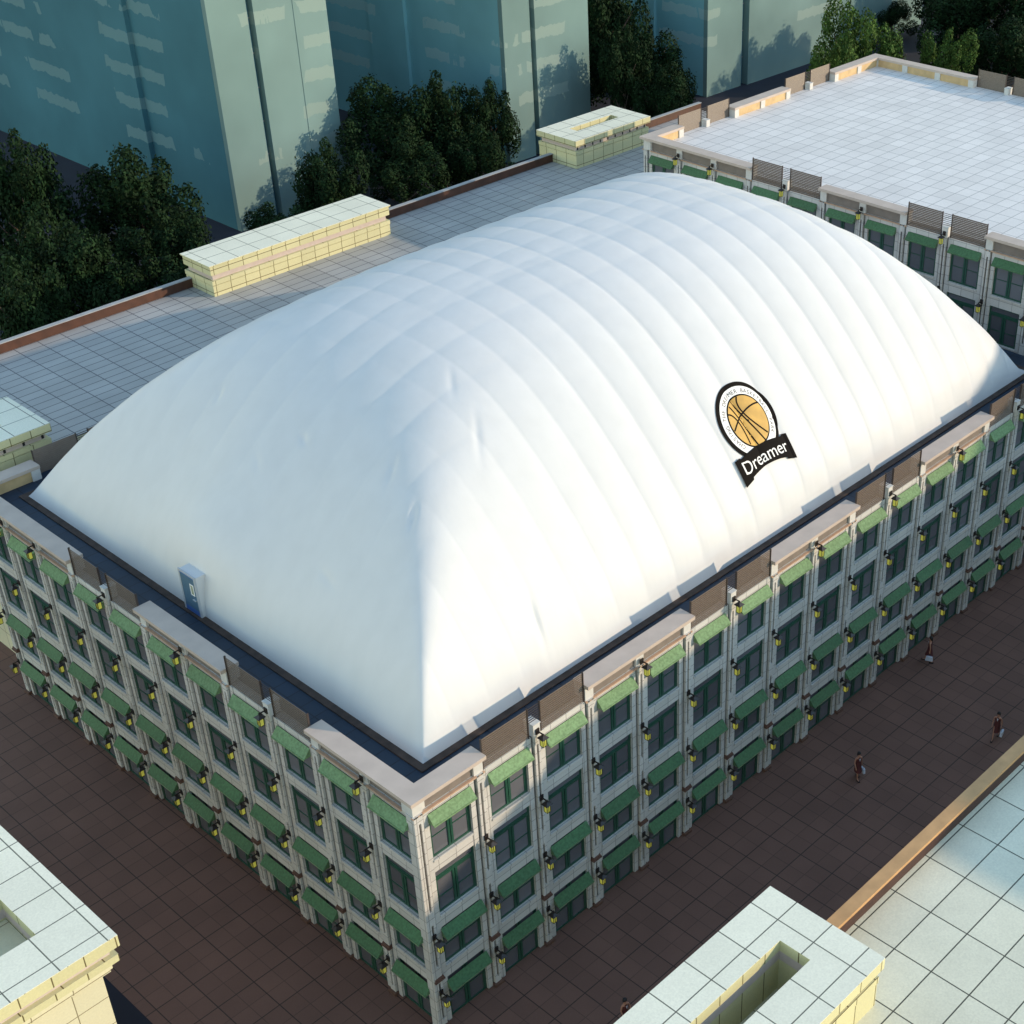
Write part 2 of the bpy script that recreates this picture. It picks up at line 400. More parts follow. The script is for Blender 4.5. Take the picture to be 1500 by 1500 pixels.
def fittings(F, n, u0, rows, dz, parent, segs, lantern_levels, skip_first=(), bays=None, lbays=None):
    for k in (bays if bays is not None else range(n)):
        c = u0+(k+.5)*P
        for r in rows:
            z0, z1, kind = ROWS[r]
            w = bpy.data.objects.new('window', WM[r][0]); COL.objects.link(w); w.parent = parent; w.matrix_local = F.M(c, -.04, z0+dz)
            p = bpy.data.objects.new('pane', WM[r][1]); COL.objects.link(p); p.parent = w
            if kind != 't':
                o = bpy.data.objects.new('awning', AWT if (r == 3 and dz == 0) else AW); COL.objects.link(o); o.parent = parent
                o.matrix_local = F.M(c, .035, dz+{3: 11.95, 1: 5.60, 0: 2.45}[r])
    mids = [(a+b)//2 for a, b, kd in segs if (b-a) == 2] + [k for a, b, kd in segs if b-a == 3 for k in (a+1, a+2)]
    for k in (lbays if lbays is not None else range(n+1)):
        zs = list(lantern_levels) + ([12.42] if k in mids else [])
        for z in zs:
            if (k, z) in skip_first: continue
            o = bpy.data.objects.new('wall_lantern', LM); COL.objects.link(o); o.parent = parent
            o.matrix_local = F.M(u0+k*P, .14, dz+z-.02)
            g = bpy.data.objects.new('lantern_glass', LG); COL.objects.link(g); g.parent = o

# ---- main block under the dome
main = thing('arcade_building', 'pale stone block with rows of green awnings, carrying the white dome on its roof', 'building')
LX, LY = .147+16*P+.05, -.2+11*P+.2   # far ends
FR = Face((0, 0, 0), (1, 0, 0), (0, -1, 0))
FL = Face((0, 0, 0), (0, 1, 0), (-1, 0, 0))
FB = Face((0, LY, 0), (1, 0, 0), (0, 1, 0))
wall = MB(); grv = MB()
facade_wall(FR, wall, grv, main, 16, .147, range(4), 12.3, 0)
facade_wall(FL, wall, grv, main, 11, -.2+.0, range(4), 12.3, 0, first=1)
wall.box(-.13, -.13, 0, -.024, .34, 12.3); wall.box(-.024, .004, 0, .33, .34, 12.29)   # corner pilaster
wall.box(.45, .45, 0, LX-.01, LY-.01, 12.33)
wall.build('wall', MT['stone'], main)
grv.build('pier_groove', MT['groove'], main)
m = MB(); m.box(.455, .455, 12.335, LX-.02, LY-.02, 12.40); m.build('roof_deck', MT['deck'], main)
segR = [(0,1,'c'),(1,3,'l'),(3,5,'c'),(5,7,'l'),(7,9,'c'),(9,11,'l'),(11,13,'c'),(13,15,'l'),(15,16,'c')]
segL = [(0,2,'c'),(2,4,'l'),(4,6,'c'),(6,8,'l'),(8,11,'c')]
segB = [(0,1,'c'),(1,3,'l'),(3,5,'c'),(5,7,'l'),(7,9,'c'),(9,11,'l'),(11,13,'c'),(13,15,'l'),(15,16,'c')]
parapet(FR, 16, .147, segR, 0, main, ends=(-.43, .05))
parapet(FL, 11, -.2, segL, 0, main, ends=(.822, -.63))
parapet(FB, 16, .147, segB, 0, main, ends=(-.43, .05))
LV = (8.76, 5.42, 2.08)
fittings(FR, 16, .147, range(4), 0, main, segR, LV, skip_first={(0, LV[0])}, bays=range(15), lbays=range(16))
fittings(FL, 11, -.2, range(4), 0, main, segL, LV, bays=range(11), lbays=range(1, 12))
# windows of the last bay on the long side, out of frame, as one piece
m = MB()
for r in range(4):
    c = .147+15.5*P; FR.box(m, c-WH+.02, -.24, ROWS[r][0]+.02, c+WH-.02, -.22, ROWS[r][1]-.02)
m.build('end_glazing', MT['glass'], main)

# ---- taller block behind, upper right
Z2 = 5.16
X2, Y2 = 52.8, 36.2
b2 = thing('arcade_building', 'taller pale stone block with white tiled roof rising behind the dome at upper right', 'building')
n2y, n2x = 12, 9
F2 = Face((X2, Y2, 0), (0, -1, 0), (-1, 0, 0))
F2b = Face((X2, Y2, 0), (1, 0, 0), (0, 1, 0))
XE = X2+n2x*P+.1
F2r = Face((XE, Y2, 0), (0, -1, 0), (1, 0, 0))
wall = MB(); grv = MB()
facade_wall(F2, wall, grv, b2, n2y, .147, (2, 3), 12.3+Z2, Z2, plain_below=Z2+5.4)
wall.box(X2+.03, Y2-.2-n2y*P, 0, X2+.449, Y2-.02, Z2+5.4)
wall.box(X2+.45, Y2-.2-n2y*P, 0, XE-.05, Y2-.01, 12.33+Z2)
wall.build('wall', MT['stone'], b2); grv.build('pier_groove', MT['groove'], b2)
m = MB(); m.box(X2+.455, Y2-.2-n2y*P, 12.335+Z2, XE-.06, Y2-.02, 12.45+Z2); m.build('roof_deck', MT['whiteroof'], b2)
seg2 = [(0,3,'c'),(3,5,'l'),(5,7,'c'),(7,9,'l'),(9,12,'c')]
seg2b = [(0,1,'c'),(1,3,'l'),(3,5,'c'),(5,7,'l'),(7,9,'c')]
seg2r = [(0,3,'c'),(3,5,'l'),(5,7,'c'),(7,9,'l'),(9,12,'c')]
parapet(F2, n2y, .147, seg2, Z2, b2, ends=(.472, .05))
parapet(F2b, n2x, .147, seg2b, Z2, b2, ends=(-.43, .23))
parapet(F2r, n2y, .147, seg2r, Z2, b2, ends=(.472, .05))
fittings(F2, n2y, .147, (2, 3), Z2, b2, seg2, (8.76,), lbays=range(n2y+1), skip_first={(0, 8.76)})
# low link roof between the two blocks
lk = thing('link_building', 'low dark roofed link squeezed between the dome block and the taller block', 'building')
m = MB(); m.box(LX+.002, 2., 0, X2+.028, LY-.5, 11.0); m.build('wall', MT['stone'], lk)
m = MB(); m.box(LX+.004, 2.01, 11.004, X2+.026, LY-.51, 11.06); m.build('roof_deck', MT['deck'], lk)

# ------------------------------------------------------------------ rooftop blocks and plain neighbours
def ring(mb, x0, y0, x1, y1, z0, z1, hole):
    if not hole: mb.box(x0, y0, z0, x1, y1, z1); return
    a, b, c, d = hole
    mb.box(x0, y0, z0, x1, b, z1); mb.box(x0, d, z0, x1, y1, z1)
    mb.box(x0, b, z0, a, d, z1); mb.box(c, b, z0, x1, d, z1)
def roof_block(parent, x0, y0, x1, y1, zr, zt, hole=None, slots=False, thin=False):
    th = .10 if thin else .50
    m = MB(); ring(m, x0, y0, x1, y1, zt-.02, zt, hole); blk = m.build('rooftop_block', MT['slabtop'], parent)
    m = MB()
    h2 = hole and (hole[0]-.003, hole[1]-.003, hole[2]+.003, hole[3]+.003)
    ins = .03 if not thin else .0
    ring(m, x0+.003, y0+.003, x1-.003, y1-.003, zt-(.50 if not thin else .09), zt-.021, h2)
    if thin: ring(m, x0+.10, y0+.10, x1-.10, y1-.10, zt-.72, zt-.091, h2)
    zb = zt-(.72 if thin else .50)
    bd = .40
    m.build('cornice_slab', MT['cream'], blk)
    m = MB(); ring(m, x0+.30, y0+.30, x1-.30, y1-.30, zb-bd, zb-.002, h2); m.build('recessed_band', MT['band'], blk)
    if slots:
        n = int((x1-x0)/.85)
        for i in range(n):
            cx = x0+.45+i*(x1-x0-.9)/(n-1); m = MB(); m.box(cx-.07, y0+.285, zb-bd+.03, cx+.07, y0+.32, zb-.03); m.build('vent_slot', MT['slot'], blk)
        for i in range(3):
            cy = y0+.6+i*.9; m = MB(); m.box(x1-.32, cy-.07, zb-bd+.03, x1-.285, cy+.07, zb-.03); m.build('vent_slot', MT['slot'], blk)
    m = MB(); zl = zb-bd
    ring(m, x0+.10, y0+.10, x1-.10, y1-.10, zl-.30, zl-.002, h2)
    ring(m, x0+.20, y0+.20, x1-.20, y1-.20, zl-.34, zl-.302, h2)
    ring(m, x0+.13, y0+.13, x1-.13, y1-.13, zr, zl-.342, h2)
    m.build('base', MT['cream'], blk)
    return blk

# right street neighbour, lower right
nb = thing('tiled_roof_building', 'cream building with mint tiled roof and tan coping across the street at lower right', 'building')
m = MB(); m.box(-10, -60, 0, 62, -15.62, 12.28); m.build('wall', MT['creamwall'], nb)
m = MB(); m.box(-9.99, -59.99, 12.284, 61.99, -15.9, 12.32); m.build('roof', MT['mintroof'], nb)
m = MB(); m.box(4.55, -15.90, 12.284, 61.9, -15.62, 13.05); pr = m.build('parapet', MT['dark_parapet'], nb)
m = MB(); m.box(4.5, -16.02, 13.052, 62, -15.52, 13.2); m.build('coping', MT['parcap'], pr)
roof_block(nb, -9.8, -18.65, 4.48, -13.85, 12.0, 14.6, hole=(-6.5, -16.87, 2.78, -15.62), slots=True)

# left street neighbour, lower left
nl = thing('tiled_roof_building', 'cream stone building with a sunken slot in its roof slab, lower left corner', 'building')
m = MB(); m.box(-32, 1.5, 0, -12.35, 30, 12.9); m.build('wall', MT['creamwall'], nl)
m = MB()
m.box(-32.1, 1.25, 12.95, -12.12, 30.1, 13.05); m.box(-32.1, 1.35, 12.902, -12.22, 30.1, 12.948)
m.box(-32.1, 1.2, 13.1, -12.05, 30.1, 13.62); m.box(-32.1, 1.3, 13.052, -12.2, 30.1, 13.098); m.build('moulding', MT['creamwall'], nl)
roof_block(nl, -32, .95, -11.7, 22, 13.63, 14.6, hole=(-24, 2.97, -13.5, 5.4), slots=False)

# long grey roof behind the dome
gb = thing('tiled_roof_building', 'long grey tiled roof building behind the dome with red brown parapet and cream rooftop blocks', 'building')
m = MB(); m.box(1.2, 37.8, 0, 76, 51.4, 11.96); m.build('wall', MT['creamwall'], gb)
m = MB(); m.box(1.21, 37.81, 11.964, 75.99, 51.2, 12.0); m.build('roof', MT['greyroof'], gb)
m = MB(); m.box(1.2, 50.75, 12.002, 76, 51.0, 12.62); pr = m.build('parapet', MT['redbrown'], gb)
m = MB(); m.box(1.2, 50.70, 12.622, 76, 51.06, 12.68); m.build('coping', MT['greycap'], pr)
roof_block(gb, 23.5, 48.1, 38.7, 51.5, 12.0, 14.2, thin=True)
roof_block(gb, 57.4, 47.9, 66.2, 52.4, 12.0, 14.3, hole=(59.4, 49.7, 64.3, 50.6), slots=True)
roof_block(gb, 1.3, 36.0, 5.45, 40.6, 12.0, 14.3, hole=(2.2, 37.7, 3.6, 38.9), slots=True)

# ------------------------------------------------------------------ the air dome
DX0, DX1, DY0, DY1, DZ = 2.1, 49.0, 1.9, 33.0, 12.45
DP = (12.066, 7.877, 3.222, 1.072, 4.914, 1.999, 2.03, .999, 2.073, 1.123)
DCX, DCY = (DX0+DX1)/2, (DY0+DY1)/2
def prof(t, p, q): return np.maximum(1-np.abs(t)**p, 1e-9)**q
def FG(x, y):
    U = (x-DCX)/((DX1-DX0)/2); V = (y-DCY)/((DY1-DY0)/2)
    F = np.where(U < 0, prof(U, DP[2], DP[3]), prof(U, DP[4], DP[5]))
    G = np.where(V < 0, prof(V, DP[6], DP[7]), prof(V, DP[8], DP[9]))
    return F, G
def base_z(x, y):
    F, G = FG(x, y); n = DP[1]
    rise = (1-np.exp(-(x-DX0)/.5))*(1-np.exp(-(DX1-x)/2.))*(1-np.exp(-(y-DY0)/.45))*(1-np.exp(-(DY1-y)/3.5))
    mn = np.minimum(F, G)
    n = n+9*(1-mn)**3
    rise = rise+1.25*np.exp(-((y-17.7)/3.6)**2)*(1-np.exp(-(x-DX0)/.32))*np.exp(-(x-DX0)/3.5)
    return DZ+1.25*np.maximum(rise, 0)+(DP[0]-1.25)*(F**-n+G**-n)**(-1/n)
CREST = 16.4
def surf(x, y, off=0.):
    x = np.asarray(x, float); y = np.asarray(y, float); e = 1e-3
    xc = np.clip(x, DX0+2e-3, DX1-2e-3); yc = np.clip(y, DY0+2e-3, DY1-2e-3)
    z = base_z(xc, yc)
    zx = (base_z(xc+e, yc)-base_z(xc-e, yc))/(2*e); zy = (base_z(xc, yc+e)-base_z(xc, yc-e))/(2*e)
    nl = np.sqrt(1+zx*zx+zy*zy); nx, ny, nz = -zx/nl, -zy/nl, 1/nl
    F, G = FG(xc, yc); n = 5.
    wf = G**-n/(F**-n+G**-n); we = 1-wf
    h = np.clip((z-DZ)/1.8, 0, 1)
    hh = np.clip((z-DZ)/9, 0, 1)
    W = (DX1-DX0)/24
    pinch = np.clip(np.abs(y-CREST)/1.3, 0, 1)**.6*.75+.25
    rib = np.abs(np.sin(np.pi*(x-DX0)/W))**.55
    skew = 1.0
    side = np.clip((xc-7.)/14., .22, 1)
    b = .165*rib*pinch*wf*h*(.6+.4*hh)*side
    rib2 = np.abs(np.sin(np.pi*(y-DY0)/2.3))**.6
    b = b+.10*rib2*we**1.6*h*np.clip((z-17.)/4., .15, 1)
    for (px, py, ang, ln, dp) in ((7.76, 22.2, .4, .35, .12), (7.65, 15.5, 1.2, .3, .14), (8.28, 10.1, .5, .6, .16), (7.3, 7.7, .6, .5, .18), (9.6, 2.97, 1.3, .5, .20), (4.4, 10.3, 1.4, .6, .07), (6.1, 17.1, 1.0, .4, .06), (13., 11.4, .9, .8, .08), (11.9, 8.6, .9, 1.0, .10)):
        ca, sa = math.cos(ang), math.sin(ang)
        uu = ((x-px)*ca+(y-py)*sa)/ln; vv = (-(x-px)*sa+(y-py)*ca)/.16
        b = b-.5*dp*np.exp(-uu*uu-vv*vv)
    d = b+off
    fade = np.clip(np.minimum.reduce([(x-DX0), (DX1-x), (y-DY0), (DY1-y)])/.25, 0, 1) if off == 0 else 1.
    d = d*fade
    return x+nx*d, y+ny*d, z+nz*d
dome = thing('air_dome', 'white ribbed air supported dome with a basketball emblem on its sunny flank', 'dome', (0, 0, 0))
nx_, ny_ = 560, 420
ex = np.linspace(-1, 1, nx_); gx = DCX+(DX1-DX0)/2*(ex+np.sin(ex*np.pi)*.02*-1)
tt = np.linspace(-np.pi/2, np.pi/2, ny_); gy = DCY+(DY1-DY0)/2*np.sin(tt)
tx = np.linspace(-np.pi/2, np.pi/2, nx_); gx = DCX+(DX1-DX0)/2*(.45*np.sin(tx)+.55*np.linspace(-1, 1, nx_))
GX, GY = np.meshgrid(gx, gy, indexing='ij')
sx_, sy_, sz_ = surf(GX, GY)
bz = (GX <= DX0+1e-6) | (GX >= DX1-1e-6) | (GY <= DY0+1e-6) | (GY >= DY1-1e-6)
sx_ = np.where(bz, GX, sx_); sy_ = np.where(bz, GY, sy_); sz_ = np.where(bz, DZ, sz_)
co = np.stack([sx_, sy_, sz_], -1).reshape(-1, 3)
idx = np.arange(nx_*ny_).reshape(nx_, ny_)
quads = np.stack([idx[:-1, :-1], idx[1:, :-1], idx[1:, 1:], idx[:-1, 1:]], -1).reshape(-1, 4)
me = bpy.data.meshes.new('membrane'); me.from_pydata(co.tolist(), [], quads.tolist())
me.materials.append(MT['dome']); me.polygons.foreach_set('use_smooth', [True]*len(me.polygons))
link('membrane', me, dome)
m = MB()
for a in ((DX0-.34, DY0-.34, DX1+.34, DY0-.0), (DX0-.34, DY1, DX1+.34, DY1+.34), (DX0-.34, DY0, DX0, DY1), (DX1, DY0, DX1+.34, DY1)):
    m.box(a[0], a[1], 12.402, a[2], a[3], 12.47)
m.build('base_curb', MT['curb'], dome)
# door on the short end
dy0, dy1 = 17.05, 18.35; dx = 1.95
m = MB(); m.box(dx, dy0, 12.42, dx+.6, dy1, 14.62); dr = m.build('door_porch', MT['dome'], dome)
m = MB()
m.box(dx-.05, dy0-.02, 12.41, dx+.02, dy0+.09, 14.66); m.box(dx-.05, dy1-.09, 12.41, dx+.02, dy1+.02, 14.66)
m.box(dx-.05, dy0+.09, 14.56, dx+.02, dy1-.09, 14.66); m.build('door_frame', MT['doorframe'], dr)
m = MB(); m.box(dx-.03, dy0+.09, 12.42, dx-.001, dy1-.09, 14.56); m.build('door_leaf', MT['door'], dr)
m = MB(); m.box(dx-.04, dy0+.10, 12.43, dx-.031, dy1-.10, 12.72); m.box(dx-.045, dy0+.09, 14.50, dx-.032, dy1-.09, 14.56); m.build('kick_plate', MT['kick'], dr)
m = MB(); wy = dy0+.22
m.box(dx-.045, wy, 13.55, dx-.031, wy+.05, 14.15); m.box(dx-.045, wy+.25, 13.55, dx-.031, wy+.30, 14.15); m.box(dx-.045, wy+.05, 13.55, dx-.031, wy+.25, 13.60); m.box(dx-.045, wy+.05, 14.10, dx-.031, wy+.25, 14.15)
m.build('window_frame', MT['emwhite'], dr)
m = MB(); m.box(dx-.038, wy+.05, 13.60, dx-.031, wy+.25, 14.10); m.build('window_pane', MT['doorglass'], dr)
m = MB(); m.box(dx-.09, dy0+.18, 13.30, dx-.031, dy0+.42, 13.34); m.build('push_bar', MT['doorframe'], dr)

# emblem laid on the membrane: (a, s) -> along x and up the slope
ECX = 25.86
_y = np.linspace(DY0+.05, 12, 4000); _z = base_z(np.full_like(_y, ECX), _y)
_s = np.concatenate([[0], np.cumsum(np.hypot(np.diff(_y), np.diff(_z)))])
_s = _s-np.interp(15.2, _z, _s)
def on_dome(a, s, off):
    a = np.asarray(a, float); s = np.asarray(s, float)
    return np.stack(surf(ECX+a, np.interp(s, _s, _y), off), -1)
emb = None
def em_mesh(name, verts, faces, off, mat, parent):
    v = np.array(verts, float); w = on_dome(v[:, 0], v[:, 1], off*.6)
    me = bpy.data.meshes.new(name); me.from_pydata(w.tolist(), [], [list(f) for f in faces]); me.materials.append(mat)
    o = link(name, me, parent)
    so = o.modifiers.new('thick', 'SOLIDIFY'); so.thickness = .006
    return o
EC, ERX, ERY = 2.78, 1.92, 2.05
def ell_ring(r0, r1, nr=6, ns=96):
    V = []; Fc = []
    for i in range(nr+1):
        r = r0+(r1-r0)*i/nr
        for j in range(ns):
            a = 2*math.pi*j/ns; V.append((ERX*r*math.cos(a), EC+ERY*r*math.sin(a)))
    for i in range(nr):
        for j in range(ns):
            k = (j+1) % ns; Fc.append((i*ns+j, i*ns+k, (i+1)*ns+k, (i+1)*ns+j))
    return V, Fc
emb = em_mesh('emblem', *ell_ring(.02, 1.0, 22), .05, MT['black'], dome)
em_mesh('emblem_ring', *ell_ring(.03, .885, 18), .068, MT['emwhite'], emb)
em_mesh('ball_outline', *ell_ring(.03, .675, 14), .086, MT['black'], emb)
em_mesh('basketball', *ell_ring(.03, .635, 14), .104, MT['orange'], emb)
def strip(pts, w):
    V = []; Fc = []; n = len(pts)
    for i, p in enumerate(pts):
        q = pts[min(i+1, n-1)]; r = pts[max(i-1, 0)]
        t = Vector((q[0]-r[0], q[1]-r[1])).normalized(); nn = Vector((-t.y, t.x))*w/2
        V += [(p[0]+nn.x, p[1]+nn.y), (p[0]-nn.x, p[1]-nn.y)]
    for i in range(n-1): Fc.append((2*i, 2*i+1, 2*i+3, 2*i+2))
    return V, Fc
def bez(p0, p1, p2, p3, n=28):
    r = []
    for i in range(n+1):
        t = i/n; c = ((1-t)**3, 3*t*(1-t)**2, 3*t*t*(1-t), t**3)
        r.append((sum(c[k]*(p0, p1, p2, p3)[k][0] for k in range(4)), EC+sum(c[k]*(p0, p1, p2, p3)[k][1] for k in range(4))))
    return r
bl = [bez((-1.13, .38), (-.5, .05), (.3, -.6), (.95, -1.28)) if 0 else None]
curves = [
 bez((-.70, 1.02), (-.45, .5), (-.35, -.4), (-.15, -1.28)),
 bez((.08, 1.30), (-.25, .95), (-.2, .35), (.75, -.98)) ,
 bez((-.38, 1.22), (-.30, .6), (.05, -.2), (.38, -1.25)),
 bez((-1.19, -.15), (-.8, .1), (.1, .75), (1.12, .55)),
 bez((-1.05, .70), (-.7, .62), (-.5, .1), (-.62, -1.08)),
]
V = []; Fc = []
for c_ in curves:
    v_, f_ = strip(c_, .085); k = len(V); V += v_; Fc += [tuple(i+k for i in f) for f in f_]
em_mesh('ball_seams', V, Fc, .122, MT['black'], emb)
# banner
def ban_top(a): return 1.42+.30*math.cos(a/1.98*1.5)-.22+(.10 if abs(a) > 1.62 else 0)
def ban_bot(a): return .02+.42*math.cos(a/1.98*1.45)-(.10 if abs(a) > 1.35 else 0)
V = []; Fc = []; na, nb_ = 60, 16
for i in range(na+1):
    a = -1.98+3.96*i/na
    for j in range(nb_+1):
        t = j/nb_; V.append((a-.12, ban_bot(a)*(1-t)+ban_top(a)*t))
for i in range(na):
    for j in range(nb_):
        q = i*(nb_+1)+j; Fc.append((q, q+nb_+1, q+nb_+2, q+1))
em_mesh('emblem_banner', V, Fc, .142, MT['black'], emb)

def glyph(ch, size):
    cu = bpy.data.curves.new('t', 'FONT'); cu.body = ch; cu.size = size; cu.align_x = 'CENTER'; cu.align_y = 'BOTTOM_BASELINE'
    o = bpy.data.objects.new('t', cu); COL.objects.link(o)
    bpy.context.view_layer.update()
    dg = bpy.context.evaluated_depsgraph_get(); ev = o.evaluated_get(dg); me = ev.to_mesh()
    bm = bmesh.new(); bm.from_mesh(me); ev.to_mesh_clear()
    bpy.data.objects.remove(o); bpy.data.curves.remove(cu)
    for it in range(2):
        es = [e for e in bm.edges if e.calc_length() > size*.35]
        if es: bmesh.ops.subdivide_edges(bm, edges=es, cuts=1)
    bmesh.ops.triangulate(bm, faces=bm.faces)
    bm.verts.ensure_lookup_table()
    vs = [(v.co.x, v.co.y) for v in bm.verts]; fs = [[v.index for v in f.verts] for f in bm.faces]; bm.free()
    return vs, fs
V = []; Fc = []
vs, fs = glyph('Dreamer', 1.0)
xs = [v[0] for v in vs]; wd = max(xs)-min(xs); cx0 = (max(xs)+min(xs))/2
for x, y in vs:
    a = (x-cx0)/wd*3.35-.12; V.append((a, .60+(ban_top(a)-ban_top(0))*.62+y*.92))
em_mesh('emblem_lettering', V, fs, .162, MT['emwhite'], emb)
V = []; Fc = []
txt = 'CHASING THE DREAMER BASKETBALL PARK'
a0, a1 = 221, -41
for i, ch in enumerate(txt):
    if ch == ' ': continue
    vs, fs = glyph(ch, .30)
    an = R(a0+(a1-a0)*i/(len(txt)-1)); rot = an-math.pi/2
    px, py = ERX*.715*math.cos(an), EC+ERY*.715*math.sin(an); k = len(V)
    for x, y in vs:
        V.append((px+x*math.cos(rot)-y*math.sin(rot), py+x*math.sin(rot)+y*math.cos(rot)))
    Fc += [[j+k for j in f] for f in fs]
em_mesh('ring_lettering', V, Fc, .088, MT['grey_txt'], emb)

# ------------------------------------------------------------------ ground
def sheet(name, x0, y0, x1, y1, z, mat):
    m = MB(); m.poly([(x0, y0, z), (x1, y0, z), (x1, y1, z), (x0, y1, z)]); o = m.build(name, mat, recalc=False); o['kind'] = 'structure'; return o
sheet('ground', -600, -500, 900, 1200, 0, MT['asphalt'])
sheet('pavement', -8.15, -16.5, 84, 40.5, .006, MT['pave'])

# ------------------------------------------------------------------ glass towers
def tower(name, label, faces, x0, y0, x1, y1, h):
    t = thing(name, label, 'tower', (0, 0, 0), 'glass towers in the background')
    m = MB(); m.box(x0+.6, y0+.6, 0, x1-.6, y1-.6, h); m.build('core', MT['tower_seam'], t)
    def bay(lo, hi, side, d, mat):
        m = MB()
        if side == 's': m.box(x0+lo, y0-d, 0, x0+hi, y0+.6, h)
        else: m.box(x0-d, y0+lo, 0, x0+.6, y0+hi, h)
        m.build('glass_bay', mat, t)
    for side, lo, hi, d, mt in faces: bay(lo, hi, side, d, MT[mt])
    m = MB()
    for k in range(1, int(h/3.1)): m.box(x0+.55, y0+.55, k*3.1, x1-.55, y1-.55, k*3.1+.12)
    m.build('floor_slab', MT['greycap'], t)
    m = MB(); m.box(x0-.2, y0-.2, h, x1+.2, y1+.2, h+.8); m.build('roof', MT['greycap'], t)
tower('glass_tower', 'teal glass tower with bright sunlit end at upper left', [
    ('s', .0, 4.1, .0, 'tower_b'), ('s', 4.6, 12.5, .25, 'tower_b'), ('s', 8.8, 9.0, .30, 'tower_b'),
    ('w', .62, 13.2, .0, 'tower'), ('w', 13.2, 17.5, .5, 'tower'), ('w', 17.5, 66, .0, 'tower')], 48.5, 84, 61, 150, 62)
MT['tower_c'] = tower_glass('tower_glass_brightened', (.22, .45, .50), (.42, .56, .56))  # lighter copy for west faces, missing skylight painted into the colour
tower('glass_tower', 'teal glass tower behind the middle clump of trees', [
    ('s', .0, 3.7, .0, 'tower_b'), ('s', 4.2, 9.1, .2, 'tower_b'), ('s', 9.1, 12.1, .0, 'tower_b'),
    ('w', .62, 15, .0, 'tower_c'), ('w', 15, 21, .4, 'tower_c'), ('w', 21, 42, .0, 'tower_c')], 78.5, 79, 90.6, 122, 66)
tower('glass_tower', 'wide pale blue glass tower behind the white tiled roof at upper right', [
    ('s', .0, 6.3, .0, 'tower_b'), ('s', 7.2, 24, .3, 'tower_b'), ('s', 24.6, 45, .0, 'tower_b'),
    ('w', .62, 8, .0, 'tower_c'), ('w', 8.0, 40, .4, 'tower_c')], 110.1, 79, 155, 122, 70)
# unseen blocks, added south-east of the view to shade right facade, roof and dome
def office(label, x0, y0, x1, y1, h):
    t = thing('shade_block', label, 'building')
    m = MB(); m.box(x0, y0, 0, x1, y1, h); m.build('wall', MT['stone'], t)
    m = MB()
    nf = int(h/3.2)
    for f in range(nf):
        z = f*3.2+1.0
        m.box(x0+1, y1-.1, z, x1-1, y1+.03, z+1.5); m.box(x0-.03, y0+1, z, x0+.1, y1-1, z+1.5)
    m.build('window_band', MT['glass'], t)
    m = MB(); m.box(x0+.1, y0+.1, h+.002, x1-.1, y1-.1, h+.1); m.build('roof', MT['greycap'], t)
office('unseen stone office block with ribbon windows, added to shade the right street', 54, -90, 99.9, -50, 31.2)
office('taller unseen stone office block beyond the first, added to shade the dome end', 100, -90, 140, -50, 38.5)

# ------------------------------------------------------------------ trees
SC = np.array([5., 5., 10.8])
def crown_mesh(seed, mat, nl=15000):
    rnd = np.random.default_rng(seed)
    lobes = [(np.array([0, 0, .58]), .30)]
    for i in range(22):
        a = rnd.uniform(0, 2*np.pi); r = rnd.uniform(.25, .78); z = rnd.uniform(.18, .86)
        r *= math.sqrt(max(.15, 1-((z-.45)/.55)**2))
        lobes.append((np.array([r*math.cos(a), r*math.sin(a), z]), rnd.uniform(.11, .27)))
    lobes.append((np.array([rnd.uniform(-.1, .1), rnd.uniform(-.1, .1), .9]), .13))
    wts = np.array([l[1]**2 for l in lobes]); wts /= wts.sum()
    V = []; Fc = []
    for li in rnd.choice(len(lobes), nl, p=wts):
        c, r = lobes[li]
        d = rnd.normal(size=3); d /= np.linalg.norm(d)
        rr = r*(rnd.uniform(.45, 1.0)**.5)*(1+.12*math.sin(9*d[0]+li)*math.cos(8*d[2]+li))
        if rnd.random() < .06: rr *= 1.18
        p = c+d*rr*np.array([1, 1, .85])
        n = d+rnd.normal(size=3)*.55+np.array([0, 0, .35]); n /= np.linalg.norm(n)
        t = np.cross(n, rnd.normal(size=3)); t /= np.linalg.norm(t); b = np.cross(n, t)
        s = rnd.uniform(.09, .20); k = len(V); p = p*SC; n = n/SC; n /= np.linalg.norm(n); t = np.cross(n, t); t /= np.linalg.norm(t); b = np.cross(n, t)
        V += [tuple(p-t*s), tuple(p-b*s*.55), tuple(p+t*s), tuple(p+b*s*.55)]; Fc.append((k, k+1, k+2, k+3))
    me = bpy.data.meshes.new('crown'); me.from_pydata(V, [], Fc); me.materials.append(mat)
    return me
def trunk_mesh(seed):
    rnd = random.Random(seed); m = MB()
    m.tube((0, 0, 0), (.01, .0, .25), .035, .026); m.tube((.01, 0, .25), (-.01, .01, .6), .026, .015)
    for i in range(8):
        a = i*2.4+rnd.random(); z = .2+.045*i
        m.tube((0, 0, z), (.4*math.cos(a), .4*math.sin(a), z+rnd.uniform(.15, .3)), .014, .004, 6)
    return m.mesh('trunk', MT['bark'])
CD = [crown_mesh(i, MT['leaf_dark']) for i in range(4)]; CMm = [crown_mesh(10+i, MT['leaf_mid']) for i in range(3)]
TR = [trunk_mesh(i) for i in range(3)]
